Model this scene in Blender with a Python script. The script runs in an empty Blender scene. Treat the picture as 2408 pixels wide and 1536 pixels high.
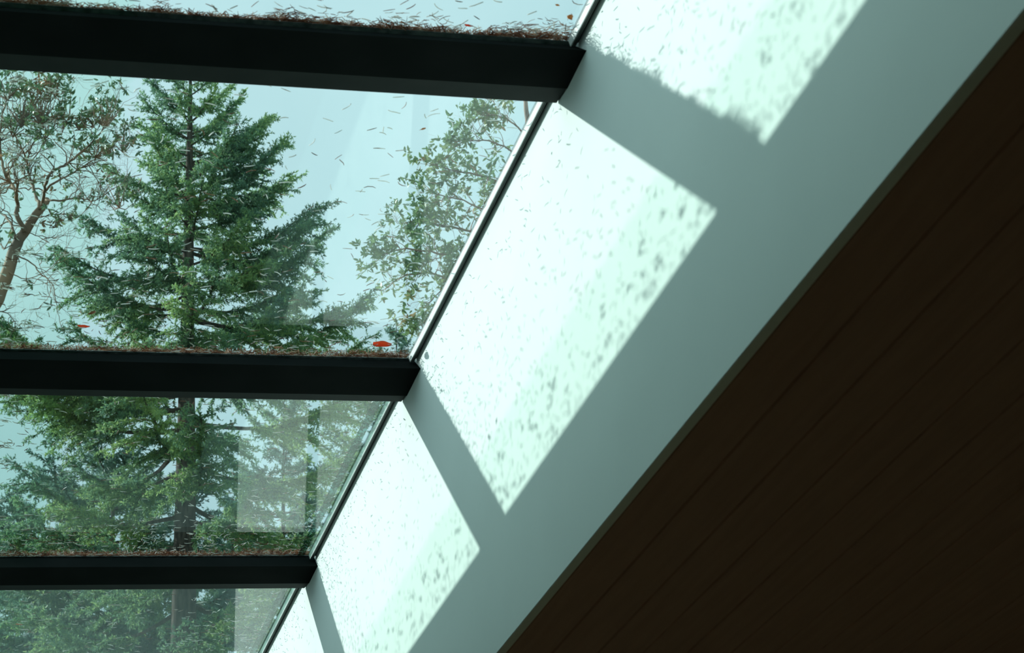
import bpy, math, random
import numpy as np
from mathutils import Matrix, Vector

# ---------------------------------------------------------------- geometry of the place
TH = math.radians(5.0)            # roof falls gently away from the viewer
CT, ST = math.cos(TH), math.sin(TH)
EYE = np.array([0.0, 0.0, 1.6])
F = 4905.46                       # focal length in pixels of a 2408 px wide frame
CX, CY = 1204.0, 768.0


def unit(v):
    v = np.asarray(v, float)
    return v / np.linalg.norm(v)


Xc = unit([16996, -489, -F])      # skylight's cross direction, in camera axes
Yc = unit([-1489, -2543, -F])     # skylight's long direction
Yc = unit(Yc - Xc * (Xc @ Yc))
Nc = np.cross(Xc, Yc)
Wm = np.array([[1, 0, 0], [0, CT, ST], [0, -ST, CT]])     # columns: cross, long, normal
CAMROT = Wm @ np.array([Xc, Yc, Nc])


def R(a, b, c):                   # roof coordinates (across, along, normal) to world
    return (a, b * CT + c * ST, -b * ST + c * CT + EYE[2])


def ray(px, py):
    return CAMROT @ unit([px - CX, -(py - CY), -F])


def P(px, py, Y):                 # point of the place on the vertical plane y = Y
    r = ray(px, py)
    return EYE + r * (Y / r[1])


# ---------------------------------------------------------------- camera, sky, sun, exposure
sc = bpy.context.scene
col = sc.collection
cam = bpy.data.cameras.new('camera')
cam.sensor_width = 36.0
cam.lens = 36.0 * F / 2408.0
cam.clip_end = 500
cam.dof.use_dof = True
cam.dof.focus_distance = 10.5
cam.dof.aperture_fstop = 11.0
camo = bpy.data.objects.new('camera', cam)
M = Matrix([list(r) + [0] for r in CAMROT] + [[0, 0, 0, 1]])
M.translation = Vector(EYE)
camo.matrix_world = M
col.objects.link(camo)
sc.camera = camo

sc.view_settings.view_transform = 'Standard'
sc.view_settings.look = 'None'
sc.view_settings.gamma = 1.0
sc.view_settings.exposure = 0.0
sc.view_settings.use_curve_mapping = False
sc.cycles.use_denoising = True
sc.cycles.max_bounces = 12
sc.cycles.diffuse_bounces = 5
sc.cycles.transparent_max_bounces = 24
sc.cycles.caustics_reflective = False
sc.cycles.caustics_refractive = False
sc.cycles.sample_clamp_indirect = 4.0

world = bpy.data.worlds.new('sky')
sc.world = world
world.use_nodes = True
nt = world.node_tree
nt.nodes.clear()
wo = nt.nodes.new('ShaderNodeOutputWorld')
bg = nt.nodes.new('ShaderNodeBackground')
tc = nt.nodes.new('ShaderNodeTexCoord')
nz = nt.nodes.new('ShaderNodeTexNoise')
nz.inputs['Scale'].default_value = 5.0
nz.inputs['Detail'].default_value = 4.0
nz.inputs['Roughness'].default_value = 0.5
rp = nt.nodes.new('ShaderNodeValToRGB')
rp.color_ramp.elements[0].position = 0.38
rp.color_ramp.elements[0].color = (0.49, 0.77, 0.83, 1)
rp.color_ramp.elements[1].position = 0.68
rp.color_ramp.elements[1].color = (0.62, 0.90, 0.95, 1)
nt.links.new(tc.outputs['Generated'], nz.inputs['Vector'])
nt.links.new(nz.outputs['Fac'], rp.inputs['Fac'])
SUN = unit(np.array(R(-0.9356, 0.7523, 0.6557)) - np.array([0, 0, EYE[2]]))
# bright hazy sky around the sun
dp = nt.nodes.new('ShaderNodeVectorMath')
dp.operation = 'DOT_PRODUCT'
dp.inputs[1].default_value = tuple(SUN)
mxx = nt.nodes.new('ShaderNodeMath')
mxx.operation = 'MAXIMUM'
mxx.inputs[1].default_value = 0.0
pww = nt.nodes.new('ShaderNodeMath')
pww.operation = 'POWER'
pww.inputs[1].default_value = 16.0
gm = nt.nodes.new('ShaderNodeVectorMath')
gm.operation = 'SCALE'
gm.inputs[0].default_value = (2.1, 2.6, 2.6)
addc = nt.nodes.new('ShaderNodeVectorMath')
addc.operation = 'ADD'
nt.links.new(tc.outputs['Generated'], dp.inputs[0])
nt.links.new(dp.outputs['Value'], mxx.inputs[0])
nt.links.new(mxx.outputs[0], pww.inputs[0])
nt.links.new(pww.outputs[0], gm.inputs['Scale'])
nt.links.new(rp.outputs['Color'], addc.inputs[0])
nt.links.new(gm.outputs[0], addc.inputs[1])
nt.links.new(addc.outputs[0], bg.inputs['Color'])
bg.inputs['Strength'].default_value = 1.0
nt.links.new(bg.outputs['Background'], wo.inputs['Surface'])

sun = bpy.data.lights.new('sun', 'SUN')
sun.energy = 5.7
sun.angle = 0.0093
sun.color = (0.93, 1.0, 0.96)
suno = bpy.data.objects.new('sun', sun)
suno.rotation_euler = Vector(SUN).to_track_quat('Z', 'Y').to_euler()
suno.location = (-6, 6, 12)
col.objects.link(suno)


# ---------------------------------------------------------------- helpers
def new_mat(name):
    m = bpy.data.materials.new(name)
    m.use_nodes = True
    m.node_tree.nodes.clear()
    out = m.node_tree.nodes.new('ShaderNodeOutputMaterial')
    return m, m.node_tree, out


def pmat(name, c1, c2=None, scale=8.0, rough=0.6, spec=0.3, stretch=None, bump=0.0, detail=4.0):
    """plain procedural surface: two tones mixed by noise"""
    m, t, out = new_mat(name)
    b = t.nodes.new('ShaderNodeBsdfPrincipled')
    b.inputs['Roughness'].default_value = rough
    b.inputs['Specular IOR Level'].default_value = spec
    tcn = t.nodes.new('ShaderNodeTexCoord')
    mp = t.nodes.new('ShaderNodeMapping')
    if stretch:
        mp.inputs['Scale'].default_value = stretch
    n = t.nodes.new('ShaderNodeTexNoise')
    n.inputs['Scale'].default_value = scale
    n.inputs['Detail'].default_value = detail
    r = t.nodes.new('ShaderNodeValToRGB')
    r.color_ramp.elements[0].position = 0.35
    r.color_ramp.elements[1].position = 0.65
    r.color_ramp.elements[0].color = (*c1, 1)
    r.color_ramp.elements[1].color = (*(c2 or c1), 1)
    t.links.new(tcn.outputs['Object'], mp.inputs['Vector'])
    t.links.new(mp.outputs['Vector'], n.inputs['Vector'])
    t.links.new(n.outputs['Fac'], r.inputs['Fac'])
    t.links.new(r.outputs['Color'], b.inputs['Base Color'])
    if bump:
        bp = t.nodes.new('ShaderNodeBump')
        bp.inputs['Strength'].default_value = bump
        bp.inputs['Distance'].default_value = 0.01
        t.links.new(n.outputs['Fac'], bp.inputs['Height'])
        t.links.new(bp.outputs['Normal'], b.inputs['Normal'])
    t.links.new(b.outputs['BSDF'], out.inputs['Surface'])
    return m


def leafmat(name, cols, trans=0.35, scale=1.2, rough=0.5):
    """foliage: tone varies from piece to piece, some light comes through"""
    m, t, out = new_mat(name)
    g = t.nodes.new('ShaderNodeNewGeometry')
    n = t.nodes.new('ShaderNodeTexNoise')
    n.inputs['Scale'].default_value = scale
    tcn = t.nodes.new('ShaderNodeTexCoord')
    t.links.new(tcn.outputs['Object'], n.inputs['Vector'])
    mx = t.nodes.new('ShaderNodeMath')
    mx.operation = 'MULTIPLY_ADD'
    mx.inputs[1].default_value = 0.55
    t.links.new(g.outputs['Random Per Island'], mx.inputs[0])
    m2 = t.nodes.new('ShaderNodeMath')
    m2.operation = 'MULTIPLY_ADD'
    m2.inputs[1].default_value = 1.6
    m2.inputs[2].default_value = -0.55
    t.links.new(n.outputs['Fac'], m2.inputs[0])
    t.links.new(m2.outputs[0], mx.inputs[2])
    r = t.nodes.new('ShaderNodeValToRGB')
    els = r.color_ramp.elements
    els[0].color = (*cols[0][1], 1)
    els[0].position = cols[0][0]
    els[1].color = (*cols[-1][1], 1)
    els[1].position = cols[-1][0]
    for p, c in cols[1:-1]:
        e = els.new(p)
        e.color = (*c, 1)
    t.links.new(mx.outputs[0], r.inputs['Fac'])
    b = t.nodes.new('ShaderNodeBsdfPrincipled')
    b.inputs['Roughness'].default_value = rough
    b.inputs['Specular IOR Level'].default_value = 0.25
    tr = t.nodes.new('ShaderNodeBsdfTranslucent')
    mix = t.nodes.new('ShaderNodeMixShader')
    mix.inputs[0].default_value = trans
    t.links.new(r.outputs['Color'], b.inputs['Base Color'])
    t.links.new(r.outputs['Color'], tr.inputs['Color'])
    t.links.new(b.outputs['BSDF'], mix.inputs[1])
    t.links.new(tr.outputs['BSDF'], mix.inputs[2])
    t.links.new(mix.outputs[0], out.inputs['Surface'])
    return m


def glassmat():
    m, t, out = new_mat('skylight_glass')
    lw = t.nodes.new('ShaderNodeLayerWeight')
    lw.inputs['Blend'].default_value = 0.5
    pw = t.nodes.new('ShaderNodeMath')
    pw.operation = 'POWER'
    pw.inputs[1].default_value = 5.0
    ma = t.nodes.new('ShaderNodeMath')
    ma.operation = 'MULTIPLY_ADD'
    ma.inputs[1].default_value = 0.95
    ma.inputs[2].default_value = 0.045
    t.links.new(lw.outputs['Facing'], pw.inputs[0])
    t.links.new(pw.outputs[0], ma.inputs[0])
    # greenish tint by the left edge, added to dim a strip of wall sun
    tcn = t.nodes.new('ShaderNodeTexCoord')
    sp = t.nodes.new('ShaderNodeSeparateXYZ')
    t.links.new(tcn.outputs['Object'], sp.inputs[0])
    nn = t.nodes.new('ShaderNodeTexNoise')
    nn.inputs['Scale'].default_value = 28.0
    nn.inputs['Detail'].default_value = 3.0
    t.links.new(tcn.outputs['Object'], nn.inputs['Vector'])
    ad = t.nodes.new('ShaderNodeMath')
    ad.operation = 'MULTIPLY_ADD'
    ad.inputs[1].default_value = 0.10
    t.links.new(nn.outputs['Fac'], ad.inputs[0])
    t.links.new(sp.outputs['X'], ad.inputs[2])
    rr = t.nodes.new('ShaderNodeValToRGB')
    e = rr.color_ramp.elements
    e[0].position = 0.555
    e[0].color = (0.875, 0.965, 0.925, 1)
    e[1].position = 0.60
    e[1].color = (0.955, 0.99, 0.985, 1)
    t.links.new(ad.outputs[0], rr.inputs['Fac'])
    tr = t.nodes.new('ShaderNodeBsdfTransparent')
    t.links.new(rr.outputs['Color'], tr.inputs['Color'])
    gl = t.nodes.new('ShaderNodeBsdfGlossy')
    gl.inputs['Roughness'].default_value = 0.0
    mix = t.nodes.new('ShaderNodeMixShader')
    t.links.new(ma.outputs[0], mix.inputs[0])
    t.links.new(tr.outputs[0], mix.inputs[1])
    t.links.new(gl.outputs[0], mix.inputs[2])
    t.links.new(mix.outputs[0], out.inputs['Surface'])
    return m


M_ = {
    'plaster': pmat('white_plaster', (0.66, 0.71, 0.685), (0.68, 0.73, 0.705), 3.0, 0.85, 0.1),
    'board': pmat('stained_ceiling_boards', (0.42, 0.225, 0.15), (0.47, 0.255, 0.17), 3.0, 0.55, 0.2, stretch=(14, 0.7, 6)),
    'trimp': pmat('taupe_edge_paint', (0.80, 0.78, 0.66), (0.84, 0.81, 0.69), 6.0, 0.7, 0.1),
    'black': pmat('black_beam_paint', (0.0095, 0.0115, 0.011), (0.012, 0.014, 0.0135), 6.0, 1.0, 0.0),
    'greyp': pmat('charcoal_metal', (0.025, 0.030, 0.028), (0.030, 0.035, 0.033), 9.0, 0.8, 0.06),
    'cap': pmat('dark_cap_metal', (0.02, 0.02, 0.02), (0.035, 0.033, 0.03), 12.0, 0.5, 0.3),
    'seal': pmat('grey_glazing_seal', (0.16, 0.19, 0.18), (0.34, 0.40, 0.38), 40.0, 0.6, 0.3),
    'white_bar': pmat('white_spacer_bar', (0.93, 0.95, 0.93), (0.85, 0.88, 0.86), 20.0, 0.5, 0.3),
    'rubber': pmat('black_rubber_gasket', (0.03, 0.035, 0.035), (0.045, 0.05, 0.05), 20.0, 0.5, 0.4),
    'rib': pmat('grey_gasket_rib', (0.20, 0.25, 0.23), (0.24, 0.29, 0.27), 20.0, 0.5, 0.4),
    'light_band': pmat('green_light_band', (0.42, 0.60, 0.52), (0.50, 0.66, 0.58), 60.0, 0.6, 0.2),  # light band beside the glass as a green colour, not used
    'floor': pmat('oak_floor', (0.50, 0.40, 0.28), (0.60, 0.50, 0.36), 2.0, 0.5, 0.3, stretch=(1, 10, 1)),
    'room': pmat('warm_room_wall', (0.58, 0.54, 0.46), (0.62, 0.58, 0.50), 2.0, 0.8, 0.1),
    'roof': pmat('grey_roofing', (0.10, 0.10, 0.10), (0.14, 0.14, 0.13), 8.0, 0.8, 0.1),
    'ground': pmat('forest_floor', (0.05, 0.06, 0.03), (0.12, 0.10, 0.06), 0.6, 0.9, 0.1),
    'glass': glassmat(),
    'firbark': pmat('fir_bark', (0.050, 0.045, 0.040), (0.15, 0.125, 0.105), 9.0, 0.9, 0.05, stretch=(3, 3, 0.6), bump=0.6),
    'madbark': pmat('madrone_bark', (0.17, 0.12, 0.10), (0.42, 0.25, 0.17), 2.2, 0.7, 0.2, stretch=(1, 1, 0.6)),
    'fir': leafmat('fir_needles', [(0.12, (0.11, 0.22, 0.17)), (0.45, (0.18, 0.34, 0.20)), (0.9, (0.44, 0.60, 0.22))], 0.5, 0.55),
    'fir_dark': leafmat('dark_fir_needles', [(0.15, (0.10, 0.20, 0.17)), (0.55, (0.15, 0.28, 0.20)), (0.95, (0.40, 0.52, 0.22))], 0.45, 0.5),  # slightly darker green for the firs behind
    'madleaf': leafmat('madrone_leaves', [(0.1, (0.11, 0.20, 0.15)), (0.55, (0.18, 0.29, 0.16)), (0.72, (0.22, 0.30, 0.13)), (0.88, (0.27, 0.17, 0.12)), (1.0, (0.40, 0.22, 0.13))], 0.35, 1.1, 0.35),
    'madleafg': leafmat('green_madrone_leaves', [(0.1, (0.10, 0.20, 0.11)), (0.55, (0.20, 0.32, 0.14)), (0.92, (0.30, 0.36, 0.16)), (1.0, (0.42, 0.28, 0.16))], 0.4, 1.1, 0.35),
    'needle_pale': leafmat('pale_needle', [(0.0, (0.86, 0.85, 0.81)), (1.0, (0.90, 0.89, 0.86))], 0.45, 30.0, 0.35),  # wet highlights put into the pale colour
    'needle_tan': leafmat('russet_needle', [(0.0, (0.40, 0.20, 0.14)), (1.0, (0.46, 0.25, 0.17))], 0.5, 30.0, 0.45),
    'needle': leafmat('dry_needles', [(0.0, (0.22, 0.09, 0.06)), (0.42, (0.42, 0.24, 0.17)), (0.5, (0.80, 0.77, 0.72)), (1.0, (0.85, 0.86, 0.83))], 0.35, 30.0, 0.4),  # whitish tones stand for wet highlights
    'needle_br': leafmat('reddish_needles', [(0.0, (0.12, 0.045, 0.028)), (0.5, (0.36, 0.14, 0.07)), (0.7, (0.55, 0.27, 0.13)), (0.85, (0.80, 0.72, 0.62))], 0.30, 30.0, 0.5),
    'redleaf': leafmat('red_leaf', [(0.0, (0.75, 0.13, 0.05)), (1.0, (0.85, 0.22, 0.08))], 0.55, 40.0, 0.4),
    'tanleaf': leafmat('tan_leaf', [(0.0, (0.60, 0.28, 0.10)), (1.0, (0.75, 0.42, 0.18))], 0.45, 40.0, 0.4),
}


def filmmat():  # see-through strip added to tint sunlight at the wall's top edge
    m, t, out = new_mat('sun_tint_edge_film')
    tcn = t.nodes.new('ShaderNodeTexCoord')
    n = t.nodes.new('ShaderNodeTexNoise')
    n.inputs['Scale'].default_value = 90.0
    t.links.new(tcn.outputs['Object'], n.inputs['Vector'])
    r = t.nodes.new('ShaderNodeMapRange')
    r.inputs['From Min'].default_value = 0.4
    r.inputs['From Max'].default_value = 0.6
    r.inputs['To Min'].default_value = 0.10
    r.inputs['To Max'].default_value = 0.30
    t.links.new(n.outputs['Fac'], r.inputs['Value'])
    tr = t.nodes.new('ShaderNodeBsdfTransparent')
    tr.inputs['Color'].default_value = (0.50, 0.70, 0.62, 1)
    d = t.nodes.new('ShaderNodeBsdfDiffuse')
    d.inputs['Color'].default_value = (0.05, 0.07, 0.06, 1)
    mix = t.nodes.new('ShaderNodeMixShader')
    t.links.new(r.outputs['Result'], mix.inputs[0])
    t.links.new(tr.outputs[0], mix.inputs[1])
    t.links.new(d.outputs[0], mix.inputs[2])
    t.links.new(mix.outputs[0], out.inputs['Surface'])
    return m


M_['film'] = filmmat()


class MB:
    """collects shapes and links them as one mesh object"""

    def __init__(s):
        s.V = []
        s.Fq = []
        s.n = 0

    def add(s, verts, faces):
        verts = np.asarray(verts, float).reshape(-1, 3)
        s.V.append(verts)
        s.Fq += [tuple(i + s.n for i in f) for f in faces]
        s.n += len(verts)

    def prism(s, poly, a0, a1):
        """roof-frame prism: poly of (b,c), run across from a0 to a1 (numbers or function of c)"""
        g = lambda a, c: a(c) if callable(a) else a
        k = len(poly)
        v = [R(g(a0, c), b, c) for b, c in poly] + [R(g(a1, c), b, c) for b, c in poly]
        f = [tuple(range(k))[::-1], tuple(range(k, 2 * k))]
        f += [(i, (i + 1) % k, k + (i + 1) % k, k + i) for i in range(k)]
        s.add(v, f)

    def prismL(s, poly, b0, b1):
        """roof-frame prism: poly of (a,c), run along from b0 to b1"""
        k = len(poly)
        v = [R(a, b0, c) for a, c in poly] + [R(a, b1, c) for a, c in poly]
        f = [tuple(range(k)), tuple(range(k, 2 * k))[::-1]]
        f += [(i, k + i, k + (i + 1) % k, (i + 1) % k) for i in range(k)]
        s.add(v, f)

    def box(s, x0, x1, y0, y1, z0, z1):
        v = [(x, y, z) for z in (z0, z1) for y in (y0, y1) for x in (x0, x1)]
        s.add(v, [(0, 2, 3, 1), (4, 5, 7, 6), (0, 1, 5, 4), (2, 6, 7, 3), (0, 4, 6, 2), (1, 3, 7, 5)])

    def tube(s, pts, rad, k=6):
        pts = np.asarray(pts, float)
        n = len(pts)
        rad = np.broadcast_to(rad, (n,))
        tan = np.gradient(pts, axis=0)
        tan /= np.linalg.norm(tan, axis=1)[:, None] + 1e-9
        up = np.array([0.31, 0.22, 0.92])
        if abs(unit(pts[-1] - pts[0]) @ unit(up)) > 0.9:
            up = np.array([0.9, 0.3, 0.1])
        u = np.cross(tan, up)
        u /= np.linalg.norm(u, axis=1)[:, None] + 1e-9
        w = np.cross(tan, u)
        an = np.arange(k) * 2 * math.pi / k
        ring = pts[:, None, :] + rad[:, None, None] * (np.cos(an)[None, :, None] * u[:, None, :] + np.sin(an)[None, :, None] * w[:, None, :])
        f = []
        for i in range(n - 1):
            for j in range(k):
                j2 = (j + 1) % k
                f.append((i * k + j, i * k + j2, (i + 1) * k + j2, (i + 1) * k + j))
        f.append(tuple(range(k))[::-1])
        f.append(tuple(range((n - 1) * k, n * k)))
        s.add(ring.reshape(-1, 3), f)

    def build(s, name, mat, parent=None, origin=None, smooth=False):
        V = np.concatenate(s.V)
        off = np.zeros(3) if origin is None else np.asarray(origin, float)
        me = bpy.data.meshes.new(name)
        me.from_pydata((V - off).tolist(), [], s.Fq)
        me.materials.append(mat)
        if smooth:
            me.shade_smooth()
        me.update()
        o = bpy.data.objects.new(name, me)
        col.objects.link(o)
        if parent is not None:
            o.parent = parent
            o.location = Vector(off) - world_loc(parent)
        else:
            o.location = off
        return o


def world_loc(o):
    v = Vector((0, 0, 0))
    while o is not None:
        v += o.location
        o = o.parent
    return v


def tri_object(name, V, mat, parent=None):
    """V: (n, k, 3) array of n separate k-sided blades"""
    n, k = V.shape[:2]
    me = bpy.data.meshes.new(name)
    off = np.array(world_loc(parent)) if parent is not None else np.zeros(3)
    me.vertices.add(n * k)
    me.vertices.foreach_set('co', (V.reshape(-1, 3) - off).ravel())
    me.loops.add(n * k)
    me.loops.foreach_set('vertex_index', np.arange(n * k, dtype=np.int32))
    me.polygons.add(n)
    me.polygons.foreach_set('loop_start', np.arange(0, n * k, k, dtype=np.int32))
    me.polygons.foreach_set('loop_total', np.full(n, k, dtype=np.int32))
    me.materials.append(mat)
    me.update(calc_edges=True)
    o = bpy.data.objects.new(name, me)
    col.objects.link(o)
    if parent is not None:
        o.parent = parent
    return o


def tag(o, label=None, cat=None, group=None, kind=None):
    if label:
        o['label'] = label
    if cat:
        o['category'] = cat
    if group:
        o['group'] = group
    if kind:
        o['kind'] = kind
    return o


def empty(name, loc):
    o = bpy.data.objects.new(name, None)
    o.location = Vector(loc)
    col.objects.link(o)
    return o


# ---------------------------------------------------------------- the room and its skylight well
HC, HG = 1.65, 3.047                       # ceiling and glass above the eye, along the roof normal
AC = 0.9314 * HC                           # foot of the well's right wall
SL = 0.09827                               # that wall leans out by this much per metre up
wallx = lambda c: AC + SL * (c - HC)
AL = 0.079                                 # left edge of the glass
B0, B1 = 0.60, 10.62                       # near and far end of the skylight
RX0, RX1, RY0, RY1 = -4.2, 5.4, -3.2, 11.6

mb = MB()
mb.prismL([(AC, HC + 0.0), (wallx(3.047), 3.047), (wallx(3.047) + 0.015, 3.060), (AC + 0.32, 3.060), (AC + 0.17, HC + 0.031), (AC + 0.003, HC + 0.031), (AC + 0.003, HC)], B0 - 0.12, B1 + 0.12)
tag(mb.build('wall_right', M_['plaster']), 'tall white leaning wall of the skylight well catching sun patches', kind='structure')
mb = MB()
mb.prismL([(AL, HC), (AL - 0.14, HC), (AL - 0.14, 3.060), (AL, 3.060)], B0 - 0.12, B1 + 0.12)
tag(mb.build('wall_left', M_['plaster']), kind='structure')
for nm, (b0, b1) in dict(wall_near=(B0 - 0.12, B0), wall_far=(B1, B1 + 0.12)).items():
    mb = MB()
    mb.prismL([(AL, HC), (AL, 3.06), (wallx(3.06), 3.06), (AC, HC)], b0, b1)
    tag(mb.build(nm, M_['plaster']), kind='structure')

# the boarded ceiling: one long board after another with a narrow shadow gap between them
mb = MB()
bw = 0.1326


def boards(a_start, a_end, b0, b1):
    n = int(math.ceil((a_end - a_start) / bw))
    for i in range(n):
        x0 = a_start + i * bw
        x1 = min(x0 + bw, a_end)
        g = 0.0045
        mb.prismL([(x0 + g, HC), (x1 - g, HC), (x1 - g * 0.3, HC + 0.006), (x1, HC + 0.010), (x1, HC + 0.03), (x0, HC + 0.03), (x0, HC + 0.010), (x0 + g * 0.3, HC + 0.006)], b0, b1)
    mb.prismL([(a_start, HC + 0.03), (a_end, HC + 0.03), (a_end, HC + 0.14), (a_start, HC + 0.14)], b0, b1)


AT = 0.9478 * HC
boards(AT, AT + 28 * bw, -3.3, 11.9)
boards(AL - 0.02 - 31 * bw, AL - 0.02, -3.3, 11.9)
boards(AL - 0.02, AT, -3.3, B0 - 0.12)
boards(AL - 0.02, AT, B1 + 0.12, 11.9)
tag(mb.build('ceiling', M_['board']), 'dark brown boarded wooden ceiling', kind='structure')

mb = MB()
mb.prismL([(AC + 0.003, HC - 0.001), (AT - 0.001, HC - 0.001), (AT - 0.001, HC + 0.03), (AC + 0.003, HC + 0.03)], B0 - 0.12, B1 + 0.12)
tag(mb.build('trim_1', M_['trimp']), 'narrow taupe edge strip between white wall and wooden ceiling', kind='structure')

mb = MB()
mb.box(RX0 - 0.2, RX1 + 0.2, RY0 - 0.2, RY1 + 0.2, -0.2, 0.0)
tag(mb.build('floor', M_['floor']), kind='structure')
ztop = lambda y: (HC + 0.05) / CT - (y) * ST / CT + EYE[2]


def roomwall(name, x0, x1, y0, y1):
    m = MB()
    v = [(x0, y0, 0), (x1, y0, 0), (x1, y1, 0), (x0, y1, 0)] + [(x0, y0, ztop(y0)), (x1, y0, ztop(y0)), (x1, y1, ztop(y1)), (x0, y1, ztop(y1))]
    m.add(v, [(3, 2, 1, 0), (4, 5, 6, 7), (0, 1, 5, 4), (1, 2, 6, 5), (2, 3, 7, 6), (3, 0, 4, 7)])
    tag(m.build(name, M_['room']), kind='structure')


roomwall('wall_south', RX0, AT + 28 * bw, RY0 - 0.02, RY0 + 0.1)
roomwall('wall_north', RX0, AT + 28 * bw, RY1 - 0.1, RY1)
roomwall('wall_west', AL - 0.02 - 31 * bw, AL - 0.02 - 31 * bw + 0.1, RY0, RY1)
roomwall('wall_east', AT + 28 * bw - 0.1, AT + 28 * bw, RY0, RY1)

# ---------------------------------------------------------------- beams across the well
CB = 2.972
BEAMS = [(2.310, 2.585, 2.52), (4.272, 4.526, 4.449), (6.205, 6.481, 6.420), (8.142, 8.424, 8.345)]
NEAR_TOP = [0.09, 0.092, 0.100, 0.098]      # how far the near face leans back up to the glass
BNAMES = ['beam above and behind the picture', 'thick black beam nearest the top, widest-looking of the three across the skylight',
          'middle one of the three black beams crossing the skylight',
          'lowest and farthest of the three black beams crossing the skylight']
aend = lambda c: wallx(c)
for i, (b0, b1, bm) in enumerate(BEAMS):
    root = empty('skylight_beam', R(0.8, (b0 + b1) / 2, CB))
    tag(root, BNAMES[i], 'beam', 'beams across the skylight')
    q = MB()
    q.prism([(b0, CB), (bm, CB - 0.004), (bm, CB + 0.03), (b1 - 0.006, HG), (b0 + NEAR_TOP[i], HG)], AL, aend)
    q.build('beam_body', M_['black'], root)
    q = MB()
    q.prism([(bm, CB - 0.004), (b1 + 0.012, CB + 0.007), (b1 + 0.006, HG), (bm + 0.01, HG)], AL, lambda c: wallx(c) - 0.004)
    tag(q.build('edge_strip', M_['greyp'], root), 'grey edge strip')
    vis = (b0 + NEAR_TOP[i]) * (HG + 0.013) / HG
    q = MB()
    q.prism([(vis - 0.022, HG + 0.0125), (b1 - 0.02, HG + 0.0125), (b1 - 0.02, HG + 0.016), (vis - 0.018, HG + 0.016)], AL, 1.69)
    q.build('glazing_seal', M_['seal'], root)
    q = MB()
    q.prism([(vis + 0.006, HG + 0.016), (b1 - 0.03, HG + 0.016), (b1 - 0.04, HG + 0.030), (vis + 0.012, HG + 0.030)], AL, 1.70)
    q.build('cap', M_['cap'], root)

# ---------------------------------------------------------------- glass panes with their edge seals
edges = [B0] + [v for b in BEAMS for v in ((b[0] + b[1]) / 2,) * 2] + [B1]
panes = [(edges[2 * i], edges[2 * i + 1]) for i in range(5)]
for i, (b0, b1) in enumerate(panes):
    e0 = b0 if i == 0 else BEAMS[i - 1][1] + 0.008
    e1 = b1 if i == 4 else BEAMS[i][0] + 0.066
    q = MB()
    q.prism([(b0 + 0.004, HG + 0.001), (b1 - 0.004, HG + 0.001), (b1 - 0.004, HG + 0.012), (b0 + 0.004, HG + 0.012)], AL - 0.05, 1.70)
    w = q.build('window_%d' % (i + 1), M_['glass'])
    tag(w, kind='structure')
    q = MB()
    q.prismL([(1.6445, HG), (1.6445, HG - 0.001), (1.6486, HG - 0.020), (1.6515, HG - 0.020), (1.6515, HG)], e0, e1)
    q.build('spacer_bar', M_['white_bar'], w)
    q = MB()
    q.prismL([(1.6516, HG - 0.019), (wallx(HG - .006) - 0.0008, HG - 0.006), (wallx(HG - .006) - 0.0008, HG), (1.6516, HG)], e0, e1)
    q.build('gasket', M_['rubber'], w)
    for x, dz in ((1.6555, 0.0172), (1.6625, 0.0130)):
        q = MB()
        q.prismL([(x, HG - dz - 0.0015), (x + 0.0014, HG - dz - 0.0015), (x + 0.0014, HG - dz + 0.004), (x, HG - dz + 0.004)], e0, e1)
        q.build('gasket_rib', M_['rib'], w)
    q = MB()
    q.prismL([(1.6420, HG - 0.001), (1.6432, HG - 0.001), (1.6432, HG), (1.6420, HG)], e0, e1)
    q.build('gasket_lip', M_['rubber'], w)
    if i >= 3:                    # dark strip added along the two far panes, tinting the sun on the wall
        q = MB()
        q.prismL([(1.605, HG + 0.0125), (1.634, HG + 0.0125), (1.634, HG + 0.0135), (1.605, HG + 0.0135)], b0 + 0.02, b1 - 0.02)
        tag(q.build('edge_film', M_['film'], w), 'dark speckled strip along the edge')

# roof surface outside, either side of the glass
for nm, (x0, x1) in dict(roof_right=(1.86, 5.8), roof_left=(-4.6, AL - 0.14)).items():
    q = MB()
    q.prismL([(x0, HC + 0.15), (x1, HC + 0.15), (x1, HC + 0.2), (x0, HC + 0.2)], -3.4, 12.0)
    tag(q.build('trim_%d' % (2 if x0 > 0 else 3), M_['roof']), kind='structure')

# ---------------------------------------------------------------- outdoors
GZ = -0.4
q = MB()
q.box(-90, 90, -30, 150, GZ - 0.3, GZ)
tag(q.build('ground', M_['ground']), kind='structure')

rng = np.random.default_rng(7)


def blades(Pb, D, L, W, bend=None):
    """thin needle blades: triangles with base Pb, direction D, length L, width W"""
    n = len(Pb)
    s = np.cross(D, rng.normal(size=(n, 3)))
    s /= np.linalg.norm(s, axis=1)[:, None] + 1e-9
    V = np.empty((n, 4, 3))
    V[:, 0] = Pb + s * (W * 0.5)[:, None]
    V[:, 1] = Pb - s * (W * 0.5)[:, None]
    V[:, 2] = Pb + D * (L * 0.7)[:, None] - s * (W * 0.45)[:, None]
    V[:, 3] = Pb + D * L[:, None] + s * (W * 0.2)[:, None]
    return V


def nrm(v):
    return v / (np.linalg.norm(v, axis=-1)[..., None] + 1e-9)


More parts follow.
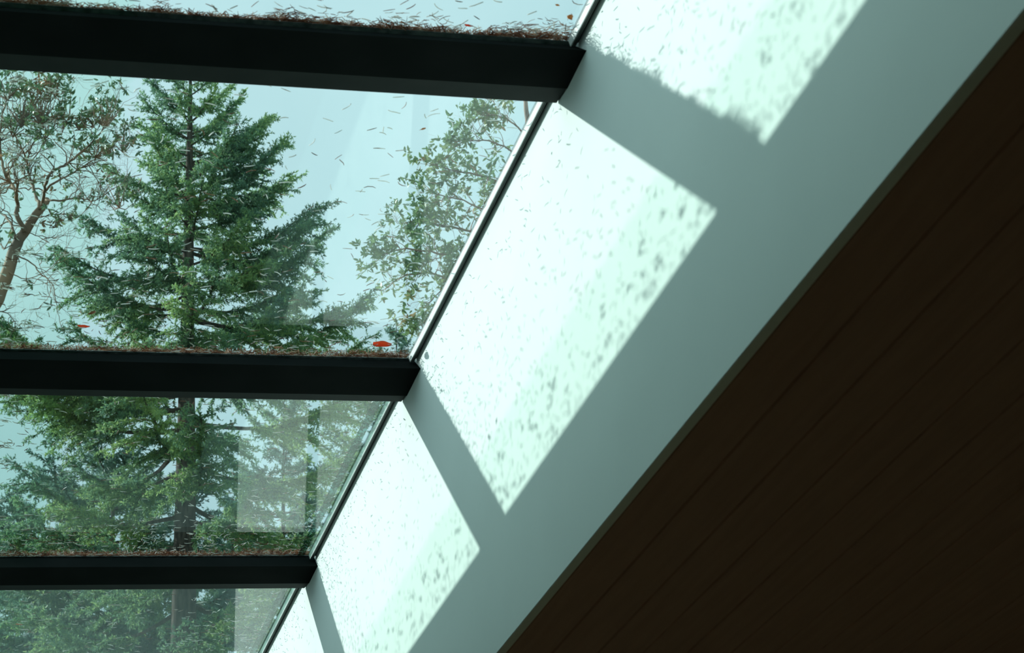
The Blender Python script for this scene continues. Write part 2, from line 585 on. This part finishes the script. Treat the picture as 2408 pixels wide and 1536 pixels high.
def bough(origin, az, length, elev, droop, upturn, dens, r0, nsize=1.0, bare=0.15, hang=0.5):
    """one fir bough: returns wood pieces and needle blades"""
    K = 14
    t = np.linspace(0, 1, K)
    hd = np.array([math.cos(az), math.sin(az), 0])
    wig = np.cumsum(rng.normal(0, 0.018, K)) * length * 0.5
    side = np.array([-hd[1], hd[0], 0])
    z = length * (math.sin(elev) * t - droop * np.sin(np.pi * np.clip(t, 0, 1) ** 0.9) * 0.5 + upturn * t ** 3)
    ax = origin + np.outer(length * t * math.cos(elev), hd) + np.outer(wig, side) + np.outer(z, [0, 0, 1])
    wood = [(ax, r0 * (1 - 0.88 * t))]
    Ps, Ds, Ls = [], [], []
    ns = max(6, int(length * 13 * dens))
    for j in range(ns):
        u = bare + (1 - bare) * (j + rng.random()) / ns
        p = np.array([np.interp(u, t, ax[:, d]) for d in range(3)])
        i0 = min(int(u * (K - 1)), K - 2)
        fw = unit(ax[i0 + 1] - ax[i0])
        sgn = 1 if j % 2 else -1
        sl = length * (0.15 + 0.32 * (1 - u) ** 0.8 * min(1, (u - bare + 0.12) * 4)) * rng.uniform(0.55, 1.25)
        sl = min(sl, 0.95)
        d0 = unit(fw * rng.uniform(0.7, 1.2) + side * sgn * rng.uniform(0.5, 1.0) + np.array([0, 0, rng.uniform(-0.35 - hang * .5, 0.18)]))
        m = max(3, int(sl * 24))
        tt = np.linspace(0, 1, m)
        tw = p + np.outer(tt * sl, d0) + np.outer(-hang * 0.35 * sl * tt ** 2, [0, 0, 1])
        if sl > 0.25:
            wood.append((tw[::max(1, m // 4)], np.linspace(0.006, 0.002, len(tw[::max(1, m // 4)]))))
        # little sprays along the side twig
        for rep in range(2):
            dd = nrm(d0 + rng.normal(0, 0.55, (m, 3)) + np.array([0, 0, -0.18 - hang * 0.55 * rng.random()]))
            Ps.append(tw)
            Ds.append(dd)
            Ls.append(rng.uniform(0.06, 0.15, m) * nsize)
    m = int(length * 30)
    u = rng.uniform(bare + 0.3 * (1 - bare), 1.0, m)
    pp = np.stack([np.interp(u, t, ax[:, d]) for d in range(3)], 1)
    fw = nrm(ax[np.minimum((u * (K - 1)).astype(int), K - 2) + 1] - ax[np.minimum((u * (K - 1)).astype(int), K - 2)])
    Ps.append(pp)
    Ds.append(nrm(fw + rng.normal(0, 0.5, (m, 3))))
    Ls.append(rng.uniform(0.08, 0.16, m) * nsize)
    Pn, Dn, Ln = np.concatenate(Ps), np.concatenate(Ds), np.concatenate(Ls)
    k = 11
    tt = rng.random((len(Pn), k))
    base = Pn[:, None] + Dn[:, None] * (Ln[:, None] * tt)[..., None]
    dirs = nrm(Dn[:, None] * 0.75 + rng.normal(0, 0.6, (len(Pn), k, 3)))
    base = base.reshape(-1, 3)
    dirs = dirs.reshape(-1, 3)
    n = len(base)
    return wood, blades(base, dirs, rng.uniform(0.032, 0.060, n) * nsize, rng.uniform(0.011, 0.018, n) * nsize)


def fir(label, xs, ys, Y, wl, wr, rows, dens=1.0, mat='fir', trunk_w=None, nsize=1.0, hang=0.5, bare0=0.12, seed=1, group='fir trees beyond the skylight'):
    """fir on the vertical plane y = Y. xs/ys: trunk line in the view; wl/wr: (row, reach) left and right; rows: where boughs leave"""
    global rng
    rng = np.random.default_rng(seed)
    top, bot = P(xs[0], ys[0], Y), P(xs[-1], ys[-1], Y)
    dirn = (bot - top) / (bot[2] - top[2])
    base = bot + dirn * (GZ - bot[2])
    root = empty('fir_tree', base)
    tag(root, label, 'tree', group)
    H = top[2] - GZ
    pxm = np.linalg.norm(P(xs[0] + 100, 800, Y) - P(xs[0], 800, Y)) / 100
    n = 26
    tz = np.linspace(GZ, top[2] + 0.15, n)
    axis = base + np.outer((tz - GZ) / 1.0, dirn)
    fr = (top[2] + 0.25 - tz) / H
    rb = (trunk_w or 0.3) / 2
    q = MB()
    q.tube(axis, np.maximum(rb * fr ** 0.85, 0.012), 9)
    tr = q.build('trunk', M_['firbark'], root, smooth=True)
    zrow = lambda y: P(xs[0], y, Y)[2]
    for i, (row, az, k) in enumerate(rows):
        z = zrow(row)
        o = base + dirn * (z - GZ)
        c = math.cos(az)
        reach = np.interp(row, *zip(*(wr if c > 0 else wl))) * pxm
        oth = np.interp(row, *zip(*wr)) * 0.5 + np.interp(row, *zip(*wl)) * 0.5
        reach = reach * abs(c) + oth * pxm * (1 - abs(c))
        L = max(0.22, reach * k)
        prog = min(1, max(0, (top[2] - z) / 7.0))
        elev = math.radians(np.interp(prog, [0, 0.15, 0.5, 1], [55, 34, 14, 2]) + rng.normal(0, 6))
        wood, nd = bough(o, az, L, elev, np.interp(prog, [0, 1], [0.02, 0.22]), 0.10 + 0.08 * rng.random(), dens, max(0.008, min(0.045, 0.016 * L + 0.008)), nsize,
                         bare0 + 0.22 * prog * rng.random(), hang * (0.4 + prog))
        q = MB()
        for pts, r in wood:
            q.tube(pts, r, 4)
        bo = q.build('bough', M_['firbark'], root)
        tri_object('needles', nd, M_[mat], bo)
    # leader at the very top
    return root


def rows_for(y0, y1, n, seed, kmin=0.7, kmax=1.08, power=0.9):
    r = np.random.default_rng(seed)
    out = []
    az = r.random() * 6.28
    for i in range(n):
        y = y0 + (y1 - y0) * ((i + r.random() * 0.8) / n) ** power
        az += 2.4 + r.normal(0, 0.25)
        out.append((y, az, r.uniform(kmin, kmax)))
    return out


RT = [(60, 15), (130, 60), (200, 95), (270, 125), (340, 165), (420, 225), (500, 250), (580, 300), (660, 325), (740, 345), (830, 430), (950, 440), (1100, 460), (1600, 480)]
LF = [(60, 15), (130, 60), (200, 95), (270, 125), (340, 140), (430, 185), (520, 205), (600, 250), (670, 305), (740, 300), (830, 350), (900, 500), (1000, 500), (1100, 450), (1600, 470)]
ex = [(262, 0.15, 1.05), (318, 0.0, 1.05), (385, 0.12, 1.15), (392, -0.3, 1.0), (440, -0.1, 1.1), (505, 0.1, 1.08), (512, -0.45, 0.9), (585, -0.05, 1.08), (592, 0.4, 0.95), (665, 0.08, 1.05), (672, -0.35, 0.95), (745, -0.1, 1.0), (752, 0.35, 0.9), (835, 0.0, 1.0),
      (268, 3.1, 1.0), (330, 3.3, 1.0), (460, 3.05, 1.02), (590, 3.2, 1.0), (655, 3.0, 1.0), (730, 3.25, 1.0)]
fir('tallest fir, full green boughs on a straight trunk, in the middle of the big pane',
    (449, 444, 432), (95, 700, 1450), 30.0, LF, RT, rows_for(105, 560, 40, 3, 0.62, 0.92) + rows_for(540, 900, 22, 4, 0.55, 0.85) + ex + [(885, 3.1, 1.0), (900, 3.35, 0.95), (925, 2.9, 1.0), (1010, 3.2, 0.9), (880, 0.1, 0.95)] + rows_for(930, 1620, 24, 5, 0.6, 1.0, 1.0), 1.0, 'fir', 0.64, 1.0, 0.55, seed=11)

# more firs behind, filling the lower panes
cone = lambda y0, s: [(y0, 8), (y0 + 60, 8 + 60 * s), (y0 + 200, 8 + 170 * s), (y0 + 500, 8 + 340 * s), (y0 + 900, 8 + 420 * s)]
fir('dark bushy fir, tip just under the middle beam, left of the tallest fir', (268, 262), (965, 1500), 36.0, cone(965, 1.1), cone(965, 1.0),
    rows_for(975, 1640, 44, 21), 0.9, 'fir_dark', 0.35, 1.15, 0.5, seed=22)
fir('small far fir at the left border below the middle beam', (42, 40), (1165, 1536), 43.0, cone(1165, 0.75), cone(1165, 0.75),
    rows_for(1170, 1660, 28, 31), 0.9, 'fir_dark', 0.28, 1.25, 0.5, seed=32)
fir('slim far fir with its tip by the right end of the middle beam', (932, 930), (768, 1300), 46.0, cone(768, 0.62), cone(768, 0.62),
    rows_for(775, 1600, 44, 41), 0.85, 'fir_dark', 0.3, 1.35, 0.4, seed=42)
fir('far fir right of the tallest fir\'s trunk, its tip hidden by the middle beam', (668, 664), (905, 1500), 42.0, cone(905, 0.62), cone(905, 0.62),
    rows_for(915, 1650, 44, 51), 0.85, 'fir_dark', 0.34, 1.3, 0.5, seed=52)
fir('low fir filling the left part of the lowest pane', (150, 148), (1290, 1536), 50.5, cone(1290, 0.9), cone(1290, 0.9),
    rows_for(1300, 1700, 13, 61), 0.9, 'fir_dark', 0.3, 1.1, 0.5, seed=62)


# ---------------------------------------------------------------- madrones
def leaves_at(pts, dirs, n_each, size, spread=1.0):
    """rosettes of pointed oval leaves at twig ends"""
    out = []
    for p, d in zip(pts, dirs):
        for j in range(n_each + int(rng.integers(-1, 3))):
            ld = unit(d * 0.5 + rng.normal(0, 0.65 * spread, 3) + np.array([0, 0, -0.12]))
            s = unit(np.cross(ld, rng.normal(size=3)))
            L = size * rng.uniform(0.7, 1.2)
            W = L * 0.36
            nn = np.cross(ld, s)
            b = p + rng.normal(0, 0.015, 3)
            out.append([b, b + ld * L * 0.3 + s * W * 0.5, b + ld * L * 0.7 + s * W * 0.42 - nn * L * 0.05, b + ld * L - nn * L * 0.12,
                        b + ld * L * 0.7 - s * W * 0.42 - nn * L * 0.05, b + ld * L * 0.3 - s * W * 0.5])
    return np.array(out).reshape(-1, 6, 3)


def grow(q, p, d, r, L, depth, tips, up=0.12, twist=0.35):
    n = 6
    pts = [p]
    dd = unit(d)
    for i in range(n):
        dd = unit(dd + rng.normal(0, twist * 0.5, 3) + np.array([0, 0, up * 0.4]))
        pts.append(pts[-1] + dd * L / n)
    pts = np.array(pts)
    rr = np.linspace(r, r * 0.55, n + 1)
    q.tube(pts, rr, 5 if r > 0.01 else 3)
    if depth == 0:
        tips.append((pts[-1], dd))
        return
    for j in range(2 + int(rng.random() < 0.55)):
        i = n if j == 0 else int(rng.integers(2, n + 1))
        ang = rng.normal(0, 0.55, 3)
        grow(q, pts[i], unit(dd + ang + (0 if j == 0 else 0.3) * rng.normal(size=3)), rr[i] * rng.uniform(0.55, 0.75), L * rng.uniform(0.6, 0.85), depth - 1, tips, up, twist)


def polylimb(line, Y, w0, w1, jit=0.25):
    """line of view points to a limb in space with a little wander in depth"""
    n = len(line)
    dy = np.cumsum(rng.normal(0, jit, n))
    dy -= dy[0]
    pts = np.array([P(x, y, Y + dy[i]) for i, (x, y) in enumerate(line)])
    m = (n - 1) * 4 + 1
    t = np.linspace(0, n - 1, m)
    sm = np.stack([np.interp(t, range(n), pts[:, d]) for d in range(3)], 1)
    for _ in range(2):
        sm[1:-1] = 0.25 * sm[:-2] + 0.5 * sm[1:-1] + 0.25 * sm[2:]
    sm[1:-1] += rng.normal(0, 0.006, (m - 2, 3))
    return sm, np.linspace(w0, w1, m)


rng = np.random.default_rng(77)
Ym = 26.0
px = 0.0058                       # metres to a view pixel at that distance
base = P(-110, 900, Ym)
base[2] = GZ
root = empty('madrone_tree', base)
tag(root, 'twisted madrone with bare orange limbs and leafy tips at the left border', 'tree', 'madrones beyond the skylight')
pts, rr = polylimb([(-110, 900), (-60, 800), (-5, 700), (22, 630), (40, 570), (58, 545), (95, 490), (110, 470)], Ym, 20 * px, 7.5 * px, 0.1)
stem = np.vstack([np.array([base, base + (pts[0] - base) * 0.35 + np.array([-.3, 0, 0]), base + (pts[0] - base) * 0.7 + np.array([-.2, 0, 0])]), pts])
q = MB()
q.tube(stem, np.concatenate([[0.26, 0.2, 0.15], rr]), 9)
q.build('trunk', M_['madbark'], root, smooth=True)
LIMBS = [  # line, width at start and end in view pixels, leafiness
    ([(58, 545), (38, 500), (42, 480), (38, 450), (25, 430), (10, 410), (4, 370), (-2, 320), (10, 250), (30, 200)], 12, 2.5, 0.9),
    ([(36, 560), (25, 520), (0, 500), (-20, 480)], 7, 3, 0.3),
    ([(95, 490), (84, 465), (78, 440), (72, 425), (66, 400), (60, 370), (48, 340), (30, 310), (22, 280)], 9, 2.5, 0.6),
    ([(100, 482), (104, 450), (108, 425), (125, 402), (150, 390), (168, 380), (195, 355), (215, 335), (240, 310), (255, 280), (262, 262)], 8, 2, 1.0),
    ([(106, 450), (125, 430), (150, 418), (175, 405), (205, 385), (240, 362), (265, 345)], 6, 1.5, 0.7),
    ([(105, 470), (150, 472), (175, 465), (205, 468), (222, 474), (250, 455), (290, 430)], 5, 1.5, 0.5),
    ([(78, 435), (60, 415), (50, 400), (30, 370), (20, 350)], 4, 1.5, 0.2),
    ([(60, 360), (80, 335), (98, 300), (110, 270), (120, 230), (130, 190)], 4.5, 1.5, 1.3),
    ([(66, 390), (88, 360), (110, 325), (125, 300), (140, 262), (150, 215)], 3, 1.2, 1.1),
    ([(12, 415), (40, 370), (60, 345), (80, 320), (90, 270), (80, 220)], 3.5, 1.2, 1.1),
    ([(40, 600), (75, 620), (100, 650), (125, 665), (132, 720), (145, 770)], 3.5, 1.2, 0.1),
    ([(60, 545), (90, 555), (130, 560), (142, 558)], 2.5, 1, 0.1),
    ([(20, 640), (60, 660), (110, 640), (150, 600), (165, 590)], 2.5, 1, 0.1),
    ([(60, 520), (95, 510), (140, 500), (170, 520)], 3, 1, 0.8),
    ([(-30, 740), (10, 730), (40, 760), (20, 800)], 3, 1, 0.3),
    ([(205, 385), (225, 420), (245, 445), (230, 480)], 2.5, 1, 0.2),
]
for line, w0, w1, leafy in LIMBS:
    q = MB()
    pts, rr = polylimb(line, Ym, w0 * px / 2, w1 * px / 2)
    q.tube(pts, rr, 6)
    tips = []
    m = len(pts)
    for j in range(int(4 + m * 0.55)):
        i = int(rng.integers(m // 4, m))
        fw = unit(pts[min(i + 1, m - 1)] - pts[max(i - 1, 0)])
        grow(q, pts[i], unit(fw + rng.normal(0, 0.75, 3)), rr[i] * 0.5 + 0.002, rng.uniform(0.22, 0.5), 2 if rng.random() < 0.7 else 1, tips, 0.1, 0.5)
    grow(q, pts[-1], unit(pts[-1] - pts[-3]), rr[-1] * 0.9, 0.4, 2, tips, 0.25, 0.4)
    lo = q.build('limb', M_['madbark'], root, smooth=True)
    hi = np.median([t[0][2] for t in tips])
    sel = [t for t in tips if rng.random() < leafy * 0.28]
    if sel:
        tri_object('leaves', leaves_at([t[0] for t in sel], [t[1] for t in sel], 7, 0.075), M_['madleaf'], lo)

# leafy crown masses of the left madrone
rng = np.random.default_rng(78)
for (cx_, cy_, sx, sy, n) in [(15, 190, 45, 35, 16), (50, 240, 60, 45, 26), (95, 230, 50, 50, 30), (130, 200, 22, 22, 8), (105, 290, 40, 30, 14), (30, 290, 50, 25, 8), (150, 250, 18, 40, 10), (248, 262, 38, 30, 26),
                              (185, 285, 22, 16, 10), (220, 270, 30, 22, 10), (225, 345, 45, 20, 20), (290, 320, 30, 30, 12), (130, 515, 35, 15, 8), (10, 560, 30, 20, 4), (280, 450, 40, 30, 14)]:
    q = MB()
    tips = []
    c0 = P(cx_, cy_ + sy * 1.3, Ym + rng.normal(0, .2))
    for j in range(n):
        tgt = P(cx_ + rng.uniform(-sx, sx), cy_ + rng.uniform(-sy, sy), Ym + rng.uniform(-.4, .4))
        midp = (c0 + tgt) / 2 + rng.normal(0, 0.05, 3)
        q.tube(np.array([c0, midp, tgt]), [0.008, 0.006, 0.003], 4)
        tips.append((tgt, unit(tgt - midp)))
    lo = q.build('branchlet', M_['madbark'], root)
    tri_object('leaves', leaves_at([t[0] for t in tips], [t[1] for t in tips], 9, 0.080), M_['madleaf'], lo)

# right-hand madrone, partly behind the edge of the glass
rng = np.random.default_rng(90)
Yr = 24.0
px = 0.0054
base = P(1330, 900, Yr)
base[2] = GZ
root = empty('madrone_tree', base)
tag(root, 'pale leafy madrone reaching in from behind the right edge of the glass', 'tree', 'madrones beyond the skylight')
pts, rr = polylimb([(1330, 1000), (1320, 900), (1290, 800), (1240, 700), (1220, 600), (1240, 480), (1250, 380), (1240, 280), (1230, 200)], Yr, 0.15, 0.02, 0.1)
q = MB()
q.tube(np.vstack([[base], [base + (pts[0] - base) * 0.5], pts]), np.concatenate([[0.22, 0.18], rr]), 8)
q.build('trunk', M_['madbark'], root, smooth=True)
RL = [([(1240, 700), (1180, 640), (1110, 610), (1060, 600), (1000, 590), (940, 585), (895, 600)], 9, 2),
      ([(1225, 620), (1160, 560), (1090, 540), (1040, 530), (990, 520), (940, 525)], 8, 2),
      ([(1290, 800), (1200, 740), (1120, 690), (1060, 660), (1010, 640), (950, 645), (905, 680)], 9, 2),
      ([(1240, 480), (1180, 430), (1120, 410), (1060, 400), (1010, 385)], 6, 2),
      ([(1250, 400), (1200, 350), (1150, 330), (1100, 330), (1070, 345)], 5, 2),
      ([(1245, 330), (1210, 290), (1170, 270), (1130, 270)], 5, 2),
      ([(1235, 560), (1150, 500), (1090, 470), (1030, 460), (1005, 440)], 5, 2),
      ([(1300, 860), (1180, 800), (1100, 790), (1030, 770), (985, 775)], 6, 2),
      ([(1150, 560), (1080, 640), (1040, 680), (1000, 720)], 4, 2)]
for line, w0, w1 in RL:
    q = MB()
    pts, rr = polylimb(line, Yr, w0 * px / 2, w1 * px / 2, 0.15)
    q.tube(pts, rr, 6)
    tips = []
    m = len(pts)
    for j in range(int(m * 1.1)):
        i = int(rng.integers(m // 4, m))
        fw = unit(pts[min(i + 1, m - 1)] - pts[max(i - 1, 0)])
        grow(q, pts[i], unit(fw * 0.8 + rng.normal(0, 0.65, 3)), rr[i] * 0.5 + 0.0015, rng.uniform(0.12, 0.30), 2, tips, 0.12, 0.5)
    grow(q, pts[-1], unit(pts[-1] - pts[-3]), rr[-1] * 0.9, 0.12, 1, tips, 0.25, 0.4)
    lo = q.build('limb', M_['madbark'], root, smooth=True)
    sel = [t for t in tips if rng.random() < 0.75]
    tri_object('leaves', leaves_at([t[0] for t in sel], [t[1] for t in sel], 6, 0.085), M_['madleafg'], lo)

# ---------------------------------------------------------------- litter on the glass
TOPC = HG + 0.012


def needle_mesh(name, L, W, curve, hook, mat):
    """one dry fir needle lying on its side, a slim tapered blade with thickness"""
    n = 7
    q = MB()
    pts = []
    rad = []
    for i in range(n):
        t = i / (n - 1)
        pts.append((L * (t - 0.5), curve * L * (4 * t * (1 - t)) + (hook * L * max(0, t - 0.7)), W * 0.55 + 0.0006 * math.sin(t * 3)))
        rad.append(W * 0.5 * (0.45 + 0.9 * math.sin(math.pi * min(1, t * 0.85 + 0.12)) ** 0.6 * 0.6))
    q.tube(pts, rad, 5)
    me_o = q.build(name, mat, smooth=True)
    me = me_o.data
    bpy.data.objects.remove(me_o)
    return me


rng = np.random.default_rng(5)
variants = []
shapes = []
sizes = []
for i in range(15):
    cv, hk = [(0.01, 0), (0.11, 0), (0.02, 0.45), (-0.01, 0), (-0.12, 0)][i % 5]
    shapes.append(['straight', 'bowed', 'hooked', 'straight', 'bowed'][i % 5])
    nl_ = rng.uniform(0.024, 0.041)
    sizes.append('short' if nl_ < 0.0325 else 'long')
    variants.append(needle_mesh('fir_needle', nl_, rng.uniform(0.0027, 0.0036) if i % 3 else rng.uniform(0.0019, 0.0026), cv, hk,
                                M_['needle_pale'] if i % 3 else M_['needle_tan']))

rot_roof = Matrix([[1, 0, 0], [0, CT, ST], [0, -ST, CT]])


def in_view(a, b, c):
    w = np.array(R(a, b, c)) - EYE
    v = CAMROT.T @ w
    if v[2] >= 0:
        return None
    x, y = CX + F * v[0] / -v[2], CY - F * v[1] / -v[2]
    return (x, y) if -20 < x < 2428 and -20 < y < 1556 else None


def shown(pi, a, b):              # clear of the beam's underside as one looks up
    s = TOPC / CB
    return not any((bb[0] + 0.09) - 0.002 < b < bb[1] * s + 0.03 for bb in BEAMS)


spots = []


def scatter(pi, b0, b1, dens, amin=0.1, amax=1.63, grad=0.0):
    n = int(dens * (b1 - b0) * (amax - amin))
    for _ in range(n):
        u = rng.random() ** (1 / (1 + grad))
        spots.append((pi, amin + (amax - amin) * rng.random(), b0 + (b1 - b0) * u))


V1, V2, V3 = [(b[0] + NEAR_TOP[i + 1]) * TOPC / HG for i, b in enumerate(BEAMS[1:])]
scatter(2, 2.70, 4.10, 150)
scatter(2, 4.05, V1 - 0.03, 330, grad=0.3)
scatter(2, V1 - 0.09, V1 - 0.01, 500, 1.2, 1.64)
scatter(3, 4.60, V2 - 0.15, 75)
scatter(3, 4.65, V2 - 0.15, 150, 0.15, 0.85)
scatter(3, 5.5, V2 - 0.06, 120, 0.15, 1.2, 0.5)
scatter(3, V2 - 0.20, V2 - 0.01, 520, 0.2, 1.3, 0.8)
scatter(3, V2 - 0.22, V2 - 0.01, 700, 1.15, 1.63, 0.8)
scatter(3, 4.6, V2 - 0.2, 70, 0.9, 1.63)
scatter(4, 6.60, V3 - 0.20, 170)
scatter(4, V3 - 0.50, V3 - 0.01, 640, 0.3, 1.64, 0.9)
scatter(4, 6.6, V3, 3600, 1.606, 1.634)
scatter(5, 8.60, 10.2, 170)
scatter(4, 6.60, V3 - 0.1, 130, 1.30, 1.60)
scatter(5, 8.60, 9.9, 200, 1.25, 1.60)
scatter(2, 2.70, 4.10, 200, 0.19, 1.4)
scatter(5, 8.6, 9.7, 3000, 1.606, 1.634)
for pi_, (q0, q1) in {2: (2.7, V1), 3: (4.6, V2), 4: (6.6, V3), 5: (8.6, 10.3)}.items():
    scatter(pi_, q0, q1 - 0.02, 800, 0.09, 0.19)  # dense needles added for shadow specks in the sun patches
    scatter(pi_, q0, q1 - 0.02, 120, 0.19, 0.53)
    for _ in range(46):            # little clumps added by the left edge to speckle the wall with shadow
        ca, cb_ = rng.uniform(0.09, 0.38), rng.uniform(q0, min(q1, 4.15) if pi_ == 2 else q1)
        for _ in range(7):
            spots.append((pi_, max(0.085, ca + rng.normal(0, 0.008)), cb_ + rng.normal(0, 0.010)))
PN = {2: 'topmost', 3: 'large second', 4: 'third', 5: 'lowest'}
seen = []
rest = []
for s_ in spots:
    v = in_view(s_[1], s_[2], TOPC)
    if v and shown(*s_):
        seen.append((s_, v))
    else:
        rest.append(s_)
# the loose ones away from the edge dirt first, nearest first
seen.sort(key=lambda t: (t[0][1] > 1.6, t[0][2] + rng.uniform(-1.6, 1.6)))
single, more = seen[:300], [t[0] for t in seen[300:]]
for i, ((pi, a, b), v) in enumerate(single):
    vi = int(rng.integers(len(variants)))
    o = bpy.data.objects.new('fir_needle', variants[vi])
    ang = rng.normal(0, 0.75) + (math.pi if rng.random() < .5 else 0)
    mw = rot_roof @ Matrix.Rotation(ang, 3, 'Z')
    m4 = mw.to_4x4()
    m4.translation = Vector(R(a, b, TOPC + 0.0006))
    o.matrix_world = m4
    col.objects.link(o)
    tone = sizes[vi] + (' russet ' if vi % 3 == 0 else ' pale ') + shapes[vi]
    x = v[0]
    side = 'by the left border' if x < 250 else 'left of the tall trunk' if x < 440 else 'right of the tall trunk' if x < 760 else 'nearer the white wall'
    if pi == 2:
        where = 'topmost pane, ' + ('by the left border' if x < 350 else 'left of its middle' if x < 700 else 'right of its middle' if x < 1050 else 'nearer the white wall')
    elif pi == 3:
        where = 'big pane, %s, %s' % ('low down' if v[1] > 740 else 'lower half' if v[1] > 500 else 'upper half', side)
    else:
        where = PN[pi] + ' pane, ' + side
    tag(o, '%s needle, %s' % (tone, where), 'fir needle', '%s needles, %s' % (tone, where))


def litter_tubes(q, items):
    """items: (a, b, c, angle, tilt, length, width)"""
    for a, b, c, an, ti, L, W in items:
        d = np.array([math.cos(an) * math.cos(ti), math.sin(an) * math.cos(ti), math.sin(ti)])
        cv = np.array([-d[1], d[0], 0]) * rng.normal(0, 0.08) * L
        p = np.array([a, b, c])
        pts = [p - d * L / 2, p - d * L / 5 + cv, p + d * L / 5 + cv, p + d * L / 2]
        pts = [R(*t) for t in pts]
        q.tube(pts, [W * 0.3, W * 0.5, W * 0.5, W * 0.25], 3)


q = MB()
litter_tubes(q, [(a, b, TOPC + 0.0015, rng.normal(0, 0.8) + (1.0 if a > 1.6 else 0), 0.0, rng.uniform(0.018, 0.038), rng.uniform(0.0024, 0.0036)) for (_, a, b) in more + rest])
tag(q.build('scattered_fir_needles', M_['needle']), 'countless small pale fir needles strewn over all the glass panes', 'fir needles', kind='stuff')

DR = [('ragged brown drift of fir needles heaped along the topmost beam', 1), ('thin reddish drift of fir needles along the middle beam', 2),
      ('low rusty drift of fir needles along the lowest beam', 3)]
for (lab, bi), vis in zip(DR, (V1, V2, V3)):
    q = MB()
    items = []
    ph = rng.uniform(0, 6, 4)
    for j in range((4600, 2300, 2300)[bi - 1]):
        a = rng.uniform(0.12, 1.66)
        h = 0.35 + 0.3 * math.sin(a * 7 + ph[0]) + 0.25 * math.sin(a * 19 + ph[1]) + 0.2 * math.sin(a * 43 + ph[2])
        h = max(0.08, h)
        if a > 1.38:
            h += 0.9 * min(1, (a - 1.38) / 0.15)
        h *= (1.0, 0.65, 0.6)[bi - 1]
        wd = (0.014, 0.010, 0.010)[bi - 1] + 0.020 * h
        bb = vis + 0.004 - abs(rng.normal(0, wd))
        cc = TOPC + 0.002 + rng.random() * 0.012 * h + max(0, (bb - vis + 0.02)) * 0.7 * h
        items.append((a, bb, cc, rng.normal(0, 0.7) + (math.pi if rng.random() < .5 else 0), rng.normal(0, 0.25) if h > .5 else rng.normal(0, .1), rng.uniform(0.012, 0.03), rng.uniform(0.0012, 0.0022)))
    for j in range(3000):      # those lying on and behind the cap
        a = rng.uniform(0.12, 1.66)
        items.append((a, rng.uniform(vis + 0.01, vis + 0.07), HG + 0.033 + rng.random() * 0.014 * (1.6 if a > 1.38 else 1), rng.uniform(0, 6.28), rng.normal(0, 0.7), rng.uniform(0.015, 0.036), 0.0019))
    litter_tubes(q, items)
    tag(q.build('needle_drift', M_['needle_br']), lab, 'needle drift', 'needle drifts against the beams', 'stuff')


def on_glass(px_, py_):
    r = Wm.T @ ray(px_, py_)
    t = TOPC / r[2]
    return r[0] * t, r[1] * t


def leaf(label, px_, py_, L, W, ang, mat, curl=0.25, stem=0.3):
    a, b = on_glass(px_, py_)
    root = empty('fallen_leaf', R(a, b, TOPC))
    tag(root, label, 'leaf', 'fallen leaves on the glass')
    n, k = 10, 5
    V = []
    for i in range(n):
        t = i / (n - 1)
        w = W * 0.5 * math.sin(math.pi * (0.06 + 0.9 * t)) ** 0.7
        for j in range(k):
            s = (j / (k - 1) - 0.5) * 2
            x = L * (t - 0.5)
            y = w * s + 0.22 * L * math.sin(3.0 * t) + 0.05 * L * math.sin(9 * t)
            z = 0.0012 + curl * W * (0.5 * s * s + 0.35 * math.sin(3.1 * t))
            V.append(R(a + x * math.cos(ang) - y * math.sin(ang), b + x * math.sin(ang) + y * math.cos(ang), TOPC + z))
    Fc = [(i * k + j, i * k + j + 1, (i + 1) * k + j + 1, (i + 1) * k + j) for i in range(n - 1) for j in range(k - 1)]
    q = MB()
    q.add(V, Fc)
    bl = q.build('blade', mat, root, smooth=True)
    md = bl.modifiers.new('thickness', 'SOLIDIFY')
    md.thickness = 0.0004
    e = [R(a + x * math.cos(ang), b + x * math.sin(ang), TOPC + 0.0015) for x in (-L * 0.5, -L * (0.5 + stem * .5), -L * (0.5 + stem))]
    q = MB()
    q.tube(e, [0.0007, 0.0006, 0.0005], 4)
    q.build('stalk', M_['needle_br'], root)


leaf('curled bright red-orange leaf lying near the right end of the middle beam', 899, 812, 0.066, 0.046, 0.05, M_['redleaf'])
leaf('small brown-orange leaf alone on the lowest pane near the left border', 45, 1470, 0.032, 0.022, 0.2, M_['tanleaf'])
leaf('small red leaf left of the tall fir just above the middle beam', 197, 768, 0.040, 0.018, 0.1, M_['redleaf'])
leaf('dark reddish leaf slanting across the fir\'s left boughs in the big pane', 215, 737, 0.030, 0.016, -0.9, M_['needle_br'])
leaf('tan scrap of leaf beside the glass edge above the topmost beam', 1345, 42, 0.024, 0.016, 1.2, M_['tanleaf'])
leaf('tiny tan leaf fleck in the upper right of the topmost pane', 1312, 13, 0.012, 0.008, 0.3, M_['tanleaf'])
leaf('tiny orange leaf fleck in the clear sky of the big pane', 995, 304, 0.016, 0.009, -0.8, M_['tanleaf'])
leaf('dark red leaf scrap on the topmost pane above the beam', 1103, 60, 0.024, 0.009, 0.2, M_['redleaf'])
leaf('rust-coloured leaf lying on the drift along the middle beam', 655, 818, 0.035, 0.014, 0.15, M_['tanleaf'])
leaf('small red scrap hanging at the glass edge below the topmost beam', 1268, 250, 0.018, 0.008, 1.3, M_['redleaf'])
